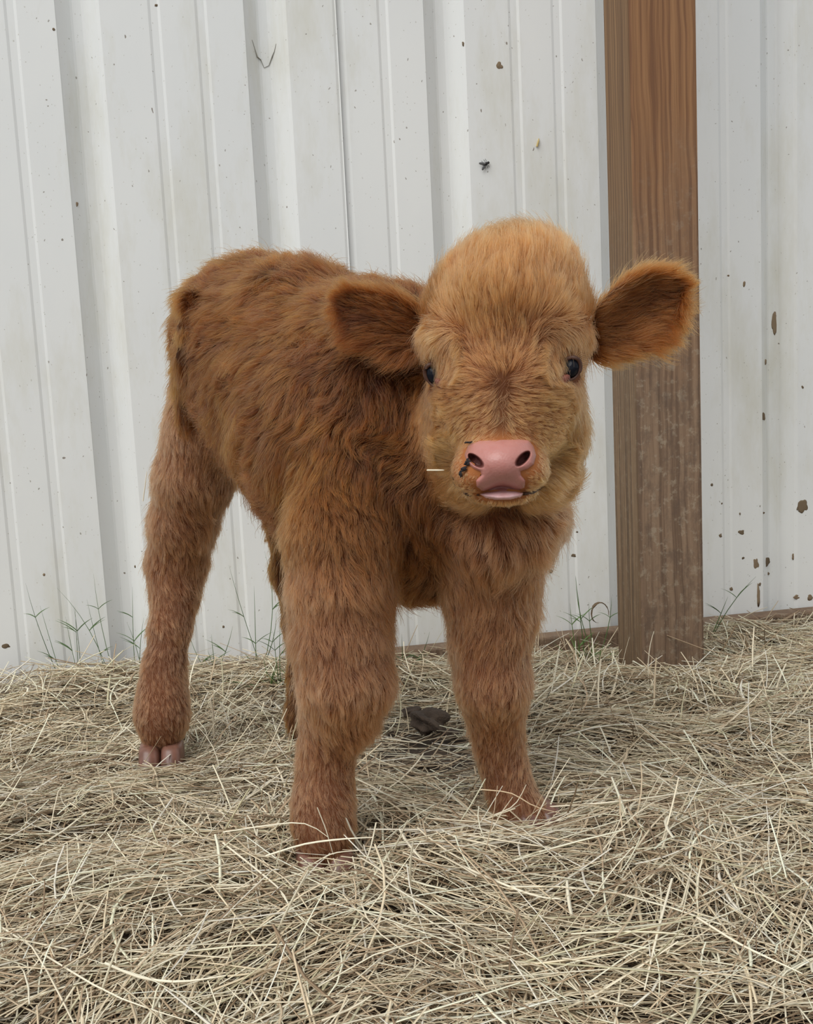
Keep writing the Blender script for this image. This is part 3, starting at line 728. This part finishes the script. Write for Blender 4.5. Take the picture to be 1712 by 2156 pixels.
def hay_strands(n, seed, xr_, yr_, top=False, len_=(.07, .5)):
    r = np.random.default_rng(seed)
    x = r.uniform(*xr_, n * 2); y = yr_[0] + (yr_[1] - yr_[0]) * r.random(n * 2)
    thin = np.exp(-(((x - .36) / .15) ** 2 + ((y - 1.84) / .24) ** 2))
    keep = r.random(n * 2) > .96 * thin; x, y = x[keep][:n], y[keep][:n]; n = len(x)
    L = np.clip(r.lognormal(math.log(len_[0]), len_[1], n), .02, .30); k = 5
    th = 1.7 * noise2(x, y, 501, 6) + r.normal(0, .62, n) + np.where(r.random(n) < .25, r.uniform(-1.6, 1.6, n), 0)
    s = np.linspace(-.5, .5, k)
    bend = r.normal(0, .38, n) + .4 * noise2(x, y, seed + 2, 7)
    pitch = np.clip(r.normal(0, .13, n), -.5, .5); up = r.random(n) < (.05 if top else .008); pitch[up] = r.uniform(.3, 1.1, up.sum()); L[up] = np.minimum(L[up], .085)
    ang = th[:, None] + bend[:, None] * s[None]
    dxy = np.stack([np.cos(ang), np.sin(ang)], -1) * (L / (k - 1))[:, None, None] * np.cos(pitch)[:, None, None]
    xy = np.cumsum(dxy, 1); xy = xy - xy[:, k // 2:k // 2 + 1] + np.stack([x, y], -1)[:, None]
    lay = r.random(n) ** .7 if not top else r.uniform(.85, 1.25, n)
    hz = hay_h(xy[..., 0], xy[..., 1]); hc = hay_h(x, y)
    z = soil_z(xy[..., 0], xy[..., 1]) + (.5 * hz + .5 * hc[:, None]) * lay[:, None] + (np.sin(pitch) * L)[:, None] * (s[None] + np.where(up, .35, 0)[:, None]) + r.normal(0, .3, n)[:, None] * L[:, None] * .18 * (.25 - s[None] ** 2)
    z = np.maximum(z, soil_z(xy[..., 0], xy[..., 1]) + .001)
    yy = np.minimum(xy[..., 1], W - .046 - .003 * r.random(n)[:, None])
    path = np.stack([xy[..., 0], yy, z], -1)
    rad = np.clip(r.lognormal(math.log(.00072 if not top else .00098), .38, n), .0004, .0020)
    rd = rad[:, None] * np.array([.85, 1, 1, .95, .7])[None]
    ci = r.choice(len(HC), n, p=HP); c = HC[ci] * r.normal(1, .07, n)[:, None]
    c = c * (.22 + .78 * np.clip(lay, 0, 1) ** 1.5)[:, None] ** np.array([.9, 1, 1.1]) if not top else c  # lower strands darkened: shade of the gaps put into their colour
    return path, rd, np.clip(c, .03, .92)
def hay_mesh(name, parts):
    Vs, Qs, Ts, o = [], [], [], 0
    for path, rd, c in parts:
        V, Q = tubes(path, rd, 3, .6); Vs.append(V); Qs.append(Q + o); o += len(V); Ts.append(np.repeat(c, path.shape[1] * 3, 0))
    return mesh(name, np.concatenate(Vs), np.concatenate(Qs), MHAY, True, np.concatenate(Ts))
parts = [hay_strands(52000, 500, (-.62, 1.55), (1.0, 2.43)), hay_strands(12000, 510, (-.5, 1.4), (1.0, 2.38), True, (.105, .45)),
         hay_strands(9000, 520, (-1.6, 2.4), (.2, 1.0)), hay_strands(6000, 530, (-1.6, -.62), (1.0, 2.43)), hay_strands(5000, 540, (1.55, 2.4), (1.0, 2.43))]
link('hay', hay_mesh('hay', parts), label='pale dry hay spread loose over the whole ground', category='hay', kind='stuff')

# ------------------------------------------------------------------ single stems that stand out
def stem(name, pts, r0, col, label, cat='straw', group=None, mat_=None, parent=None):
    pts = np.array(pts, float); n = 9
    s = np.r_[0, np.cumsum(np.linalg.norm(np.diff(pts, axis=0), axis=1))]; s /= s[-1]; t = np.linspace(0, 1, n)
    p = np.stack([np.interp(t, s, pts[:, i]) for i in range(3)], -1)
    p[1:-1] = .25 * p[:-2] + .5 * p[1:-1] + .25 * p[2:]
    V, Q = tubes(p[None], (r0 * np.interp(t, [0, .6, 1], [1, 1, .5]))[None], 5, .7)
    o = link(name, mesh(name, V, Q, mat_ or MHAY, True, np.tile(col, (len(V), 1))))
    o['label'] = label; o['category'] = cat
    if group: o['group'] = group
    return o
PALE = np.array([.86, .79, .62])
stem('hay_stem', [P(1366, 1450, 2.085), P(1364, 1400, 2.085), P(1369, 1355, 2.085), P(1377, 1329, 2.085)], .0011, PALE, 'thin pale hay stem standing upright against the post foot')
stem('straw', [P(900, 990, 1.39), P(935, 990, 1.372)], .0012, PALE, 'short straw bit sticking out beside the calf\'s chin')
stem('straw', [P(301, 1055, 1.845), P(307, 1010, 1.84), P(309, 992, 1.84)], .0010, PALE, 'pale straw clinging to the calf\'s hind thigh')
stem('straw', [P(394, 690, 1.815), P(400, 677, 1.815)], .0010, PALE, 'tiny straw caught in the fur near the tail')

# ------------------------------------------------------------------ bits on the wall
PRF = np.array(profile(-2, 3, 0))
def wall_y(x, z=0):
    s = (x - (SEAM - .93)) / .93; off = -.006 * np.clip(s, 0, 1) if x < SEAM else 0.
    return W + float(np.interp(x, PRF[:, 0], PRF[:, 1])) + off
def on_wall(px, py):
    Y = W
    for _ in range(6): p = onY(px, py, Y); Y = wall_y(p[0])
    return onY(px, py, Y)
sheets = [o for o in wall.children]
MMUD = attr_mat('dried_mud', .9, .2)
r_ = np.random.default_rng(77)
SPL = [(1630, 683, 6, 21), (1611, 762, 4, 5), (1606, 878, 5, 9), (1691, 1066, 12, 15), (1561, 1121, 7, 5), (1517, 1128, 4, 4), (1592, 1185, 6, 12), (1613, 1183, 9, 9), (1617, 1208, 4, 4), (1671, 1172, 4, 8),
       (1679, 1257, 8, 6), (1706, 1258, 7, 6), (1210, 1170, 7, 4), (1160, 1203, 5, 4), (1567, 598, 3, 6), (1597, 1255, 4, 26), (1052, 138, 6, 7), (12, 1360, 9, 5), (161, 430, 4, 5), (329, 11, 4, 3), (976, 92, 3, 5), (113, 62, 3, 3),
       (1558, 1082, 2, 3), (1607, 1080, 3, 3), (1520, 1060, 2, 2), (1534, 580, 3, 2), (1690, 815, 3, 3), (1541, 1240, 5, 4), (1565, 1175, 3, 3), (1600, 1230, 3, 4), (1499, 1021, 3, 3), (1215, 1120, 2, 2), (93, 1210, 3, 3), (285, 1193, 3, 3), (558, 1138, 2, 4), (470, 1320, 3, 3)]
for i, (px, py, rx, ry) in enumerate(SPL):
    p = on_wall(px, py); D = p @ EF; k = D / F
    v, f_ = blob(p, (rx * k * .95, .0009, ry * k * .95), 800 + i, .45, None, 3 if rx > 4 else 2, 4.)
    link('mud_splash', mesh('mud_splash', v, f_, MMUD, True, np.tile(np.array([.21, .155, .10]) * r_.uniform(.6, 1.25), (len(v), 1))), sheets[1] if p[0] > SEAM else sheets[0])
sp = np.array([on_wall(*q) - np.array([0, .0006, 0]) for q in ((531, 84), (536, 100), (541, 120), (549, 126), (556, 143), (566, 138), (573, 120), (578, 108), (581, 92))])
vv, qq = tubes(sp[None], np.array([[.0005, .0009, .0022, .0012, .001, .001, .002, .001, .0005]]), 5, .4)
link('scuff_mark', mesh('scuff_mark', vv, qq, MMUD, False, np.tile([.30, .29, .25], (len(vv), 1))), sheets[0])
# a fly
MFLY = flat('fly_body', (.012, .011, .011), .35); MWING = flat('fly_wing', (.10, .10, .10), .3)
p = on_wall(1021, 346) - np.array([0, .004, 0]); A_ = np.array([unit([1, 0, .45]), [0, 1, 0], unit([-.45, 0, 1])])
fly = link('fly', None, label='small black fly sitting on the white metal wall left of the post', category='fly'); fly.location = p
v, f_ = blob((0, 0, 0), (.0055, .003, .003), 1, .12, A_, 2); link('body', mesh('body', v, f_, MFLY), fly)
v, f_ = blob(A_[0] * .006, (.0022, .002, .0024), 2, .05, A_, 2); link('head', mesh('head', v, f_, MFLY), fly)
for sg in (-1, 1):
    ax = unit(-A_[0] * .85 + sg * A_[2] * .55); v, f_ = blob(ax * .006 + np.array([0, -.0016, 0]), (.0065, .0003, .0024), 3, .05, np.array([ax, [0, 1, 0], np.cross(ax, [0, 1, 0])]), 2)
    link('wing', mesh('wing', v, f_, MWING), fly)
pth = np.array([[A_[0] * t_, A_[0] * t_ * 1.2 + sg * A_[2] * .005 + np.array([0, -.001, 0]), A_[0] * t_ * 1.6 + sg * A_[2] * .008 + np.array([0, .0035, 0])] for t_ in (-.002, .001, .003) for sg in (-1, 1)])
for q in pth: vv, qq = tubes(q[None], np.full((1, 3), .0003), 4); link('leg', mesh('leg', vv, qq, MFLY), fly)
p0, p1 = on_wall(1130, 309), on_wall(1134, 292)
stem('chaff', [p0 - [0, .002, 0], (p0 + p1) / 2 - [0, .003, 0], p1 - [0, .002, 0]], .0026, np.array([.55, .42, .17]), 'yellow husk of chaff stuck to the wall near the post', 'chaff')

# ------------------------------------------------------------------ clods of earth
MCLOD = soil_mat(); MCLOD.name = 'clod_earth'
for px, py, rx, ry, lb in ((905, 1520, 42, 34, 'dark crumbly clod of earth just left of the far foreleg'), (893, 1612, 26, 17, 'small dark clod between the two forelegs, lower of two'), (868, 1500, 20, 16, 'small dark clod touching the left of the larger crumbly clod'), (950, 1545, 18, 13, 'flat dark clod at the heel side of the far foreleg')):
    if not rx: continue
    g = G(px, py + ry * .5, -.01); k = (g @ EF) / F
    v, f_ = blob((0, 0, 0), (rx * k, rx * k * .9, ry * k * .7), 900 + px, .42, None, 4, 4.2)
    o = link('clod', mesh('clod', v, f_, MCLOD, False), label=lb, category='clod'); o.location = g + [0, 0, ry * k * .55]

# ------------------------------------------------------------------ green grass growing along the wall
def tuft(bx, Y, tips, label, n_extra, seed, hgt=.05, spread=.035, green=(.08, .15, .045)):
    r = np.random.default_rng(seed); o0 = onY(bx, 1400, Y); x0 = o0[0]; base = np.array([x0, Y, soil_z(x0, Y) - .004])
    paths, rads, cols = [], [], []
    for tx, ty, cv in tips:
        tip = onY(tx, ty, Y - .01); b0 = base + [r.normal(0, .006), r.normal(0, .006), 0]; h = tip - b0
        mid = b0 + h * .55 + np.array([-h[2], 0, h[0]]) * cv
        s = np.linspace(0, 1, 7)[:, None]; paths.append((1 - s) ** 2 * b0 + 2 * s * (1 - s) * mid + s ** 2 * tip)
        rads.append(.0020 * np.array([.8, .9, .9, .8, .7, .45, .12])); cols.append(np.array(green) * r.uniform(.7, 1.2))
        for q in range(2):      # a leaf off the stalk
            i = r.integers(2, 5); st = paths[0 if False else -1 - q] [i] if q == 0 else st
            dr = unit([r.choice([-1, 1]) * .7, r.normal(0, .2), .8]); l_ = r.uniform(.018, .04)
            t_ = np.linspace(0, 1, 7)[:, None]; paths.append(st + dr * l_ * t_ + np.array([dr[0] * .01, 0, -.006]) * t_ ** 2)
            rads.append(.0020 * np.array([.6, .9, 1, .9, .7, .4, .1])); cols.append(np.array(green) * r.uniform(.7, 1.3))
    for j in range(n_extra):
        b0 = base + [r.normal(0, .012), r.normal(0, .008), 0]; a = r.normal(0, .5); l_ = hgt * r.uniform(.5, 1.1); t_ = np.linspace(0, 1, 7)[:, None]
        e = np.array([math.sin(a), r.normal(0, .25), math.cos(a)])
        paths.append(b0 + e * l_ * t_ + np.array([spread * math.sin(a) * 1.2, 0, -.3 * l_ * abs(math.sin(a))]) * t_ ** 2)
        rads.append(.0021 * np.array([.7, 1, 1, .9, .7, .45, .1])); dry = r.random() < .25
        cols.append(np.array([.5, .42, .22]) if dry else np.array(green) * r.uniform(.7, 1.5))
    P_ = np.array(paths); P_[..., 1] = np.minimum(P_[..., 1], W - .045)
    V, Q = tubes(P_ - base, np.array(rads), 4, .35)
    o = link('grass_tuft', mesh('grass_tuft', V, Q, MGRASS, True, np.repeat(np.array(cols), 28, 0)), label=label, category='grass', group='grass tufts growing at the wall foot'); o.location = base
tuft(128, W - .075, [(54, 1228, .05), (84, 1275, .0)], 'tall thin grass stalks leaning left, leftmost tuft along the wall', 3, 1)
tuft(165, W - .08, [(138, 1298, .02), (158, 1278, .0), (155, 1275, -.03)], 'short upright grass tuft beside the leftmost stalks', 5, 2)
tuft(228, W - .075, [(197, 1208, .05), (183, 1262, .02), (120, 1238, -.12)], 'grass tuft with tall stalks in front of the wide left channel', 4, 3)
tuft(288, W - .085, [(279, 1236, .02), (268, 1312, -.06), (303, 1300, .05)], 'green grass tuft right behind the calf\'s near hind leg', 12, 4)
tuft(452, W - .08, [(490, 1318, -.08), (398, 1332, .1), (445, 1335, 0)], 'low grass blades growing between the calf\'s hind leg and forelegs', 3, 5)
tuft(545, W - .08, [(482, 1190, .02), (557, 1160, -.15), (535, 1234, 0), (582, 1290, -.12)], 'tallest wispy grass stalks below the calf\'s belly', 6, 6)
tuft(585, W - .20, [(575, 1330, 0), (590, 1310, .02)], 'dense green grass tuft beside the near foreleg', 22, 7, .06)
tuft(858, W - .16, [(846, 1335, .0), (872, 1385, .03), (905, 1330, -.1)], 'green weedy grass seen between the two forelegs', 24, 8, .06)
tuft(1236, W - .2, [(1215, 1338, .02), (1246, 1335, 0), (1200, 1270, .03), (1212, 1212, .0)], 'bright green grass clump left of the timber post', 40, 9, .06, .03, (.10, .19, .045))
tuft(1262, W - .06, [(1212, 1212, .1), (1288, 1256, -.1), (1240, 1268, .06)], 'arching dark grass blades in the nook behind the timber post', 4, 10)
tuft(1490, W - .14, [(1533, 1256, .0), (1592, 1214, .12)], 'single green grass stalk bending right beside the post foot', 1, 11)
# curled dead leaf by the post
a_ = np.linspace(-.3, 4.6, 14); lc = onY(1263, 1293, W - .07)
lf_ = lc + np.stack([np.cos(a_) * .017, .004 * np.sin(a_ * 1.5), np.sin(a_) * .019 + .002], -1)
V, Q = tubes((lf_ - lc)[None], (.004 * np.sin(np.linspace(.3, 3.0, 14)))[None], 6, .3)
o = link('dead_leaf', mesh('dead_leaf', V, Q, MGRASS, True, np.tile([.13, .085, .045], (len(V), 1))), label='curled brown dead leaf caught beside the timber post', category='leaf'); o.location = lc

# ------------------------------------------------------------------ long pale stems lying on top
def hz(px, py, up=.012):
    z = .03
    for _ in range(5): g = G(px, py, z); z = soil_z(g[0], g[1]) + hay_h(g[0], g[1]) + up
    return G(px, py, z)
def lay(pts, r0, col, label, D=None):
    stem('hay_stem', [hz(x, y) if D is None else P(x, y, D) for x, y in pts], r0, col, label, group='long stems lying on top of the hay')
lay([(470, 1752), (560, 1738), (640, 1729), (668, 1744), (690, 1762)], .0010, PALE, 'kinked hay stem crossing the front of the near forefoot', 1.385)
lay([(560, 1802), (640, 1776), (720, 1766), (786, 1763)], .0014, PALE * 1.05, 'thick pale stem lying level over the near forefoot', 1.38)
lay([(792, 1732), (780, 1790), (752, 1858)], .0012, PALE, 'steep hay stem just right of the near forefoot', 1.375)
lay([(668, 1700), (686, 1745), (702, 1800)], .0008, PALE * .85, 'thin drooping stem hanging down the near forefoot', 1.384)
lay([(640, 1830), (700, 1795), (760, 1790)], .0009, PALE * .9, 'fine stem tilted up to the right under the near forefoot', 1.375)
lay([(980, 1745), (1040, 1715), (1085, 1700), (1108, 1652)], .0009, PALE, 'bent stem rising in front of the far forefoot', 1.47)
lay([(1010, 1662), (1080, 1668), (1120, 1698), (1180, 1712)], .0009, np.array([.72, .55, .36]), 'reddish stem lying across the far foreleg above its hoof', 1.47)
lay([(1095, 1795), (1130, 1720), (1165, 1650), (1200, 1595)], .0010, PALE, 'long slanting stem right of the far forefoot', 1.46)
lay([(1040, 1760), (1110, 1740), (1190, 1748)], .0011, PALE * .95, 'level stem lying over the far forefoot hoof', 1.46)
lay([(970, 1822), (1060, 1862), (1140, 1892), (1180, 1893)], .0016, PALE * 1.05, 'thick straight pale stem below the far forefoot')
lay([(1100, 1702), (1300, 1690), (1500, 1660), (1712, 1636)], .0013, PALE, 'very long pale stem reaching the right edge of the hay')
lay([(1415, 1850), (1385, 1960), (1357, 2085)], .0013, PALE, 'long stem pointing at the viewer in the right foreground')
lay([(222, 2028), (300, 2062), (380, 2070), (475, 2054)], .0017, PALE * 1.08, 'broad pale stem curving in the left foreground')
lay([(470, 1775), (540, 1830), (600, 1880), (612, 1915)], .0013, PALE, 'long bent stem slanting down left of the near forefoot')
lay([(0, 1950), (140, 2040), (260, 2110), (420, 2156)], .0012, PALE, 'long stem running down from the left edge of the frame')
lay([(1468, 1932), (1560, 1990), (1690, 2050)], .0014, PALE * 1.05, 'stout pale stem with a blunt end, right foreground')
lay([(310, 1500), (395, 1560), (520, 1470), (612, 1530)], .0009, PALE * .9, 'zigzag stem lying right of the near hind hoof')
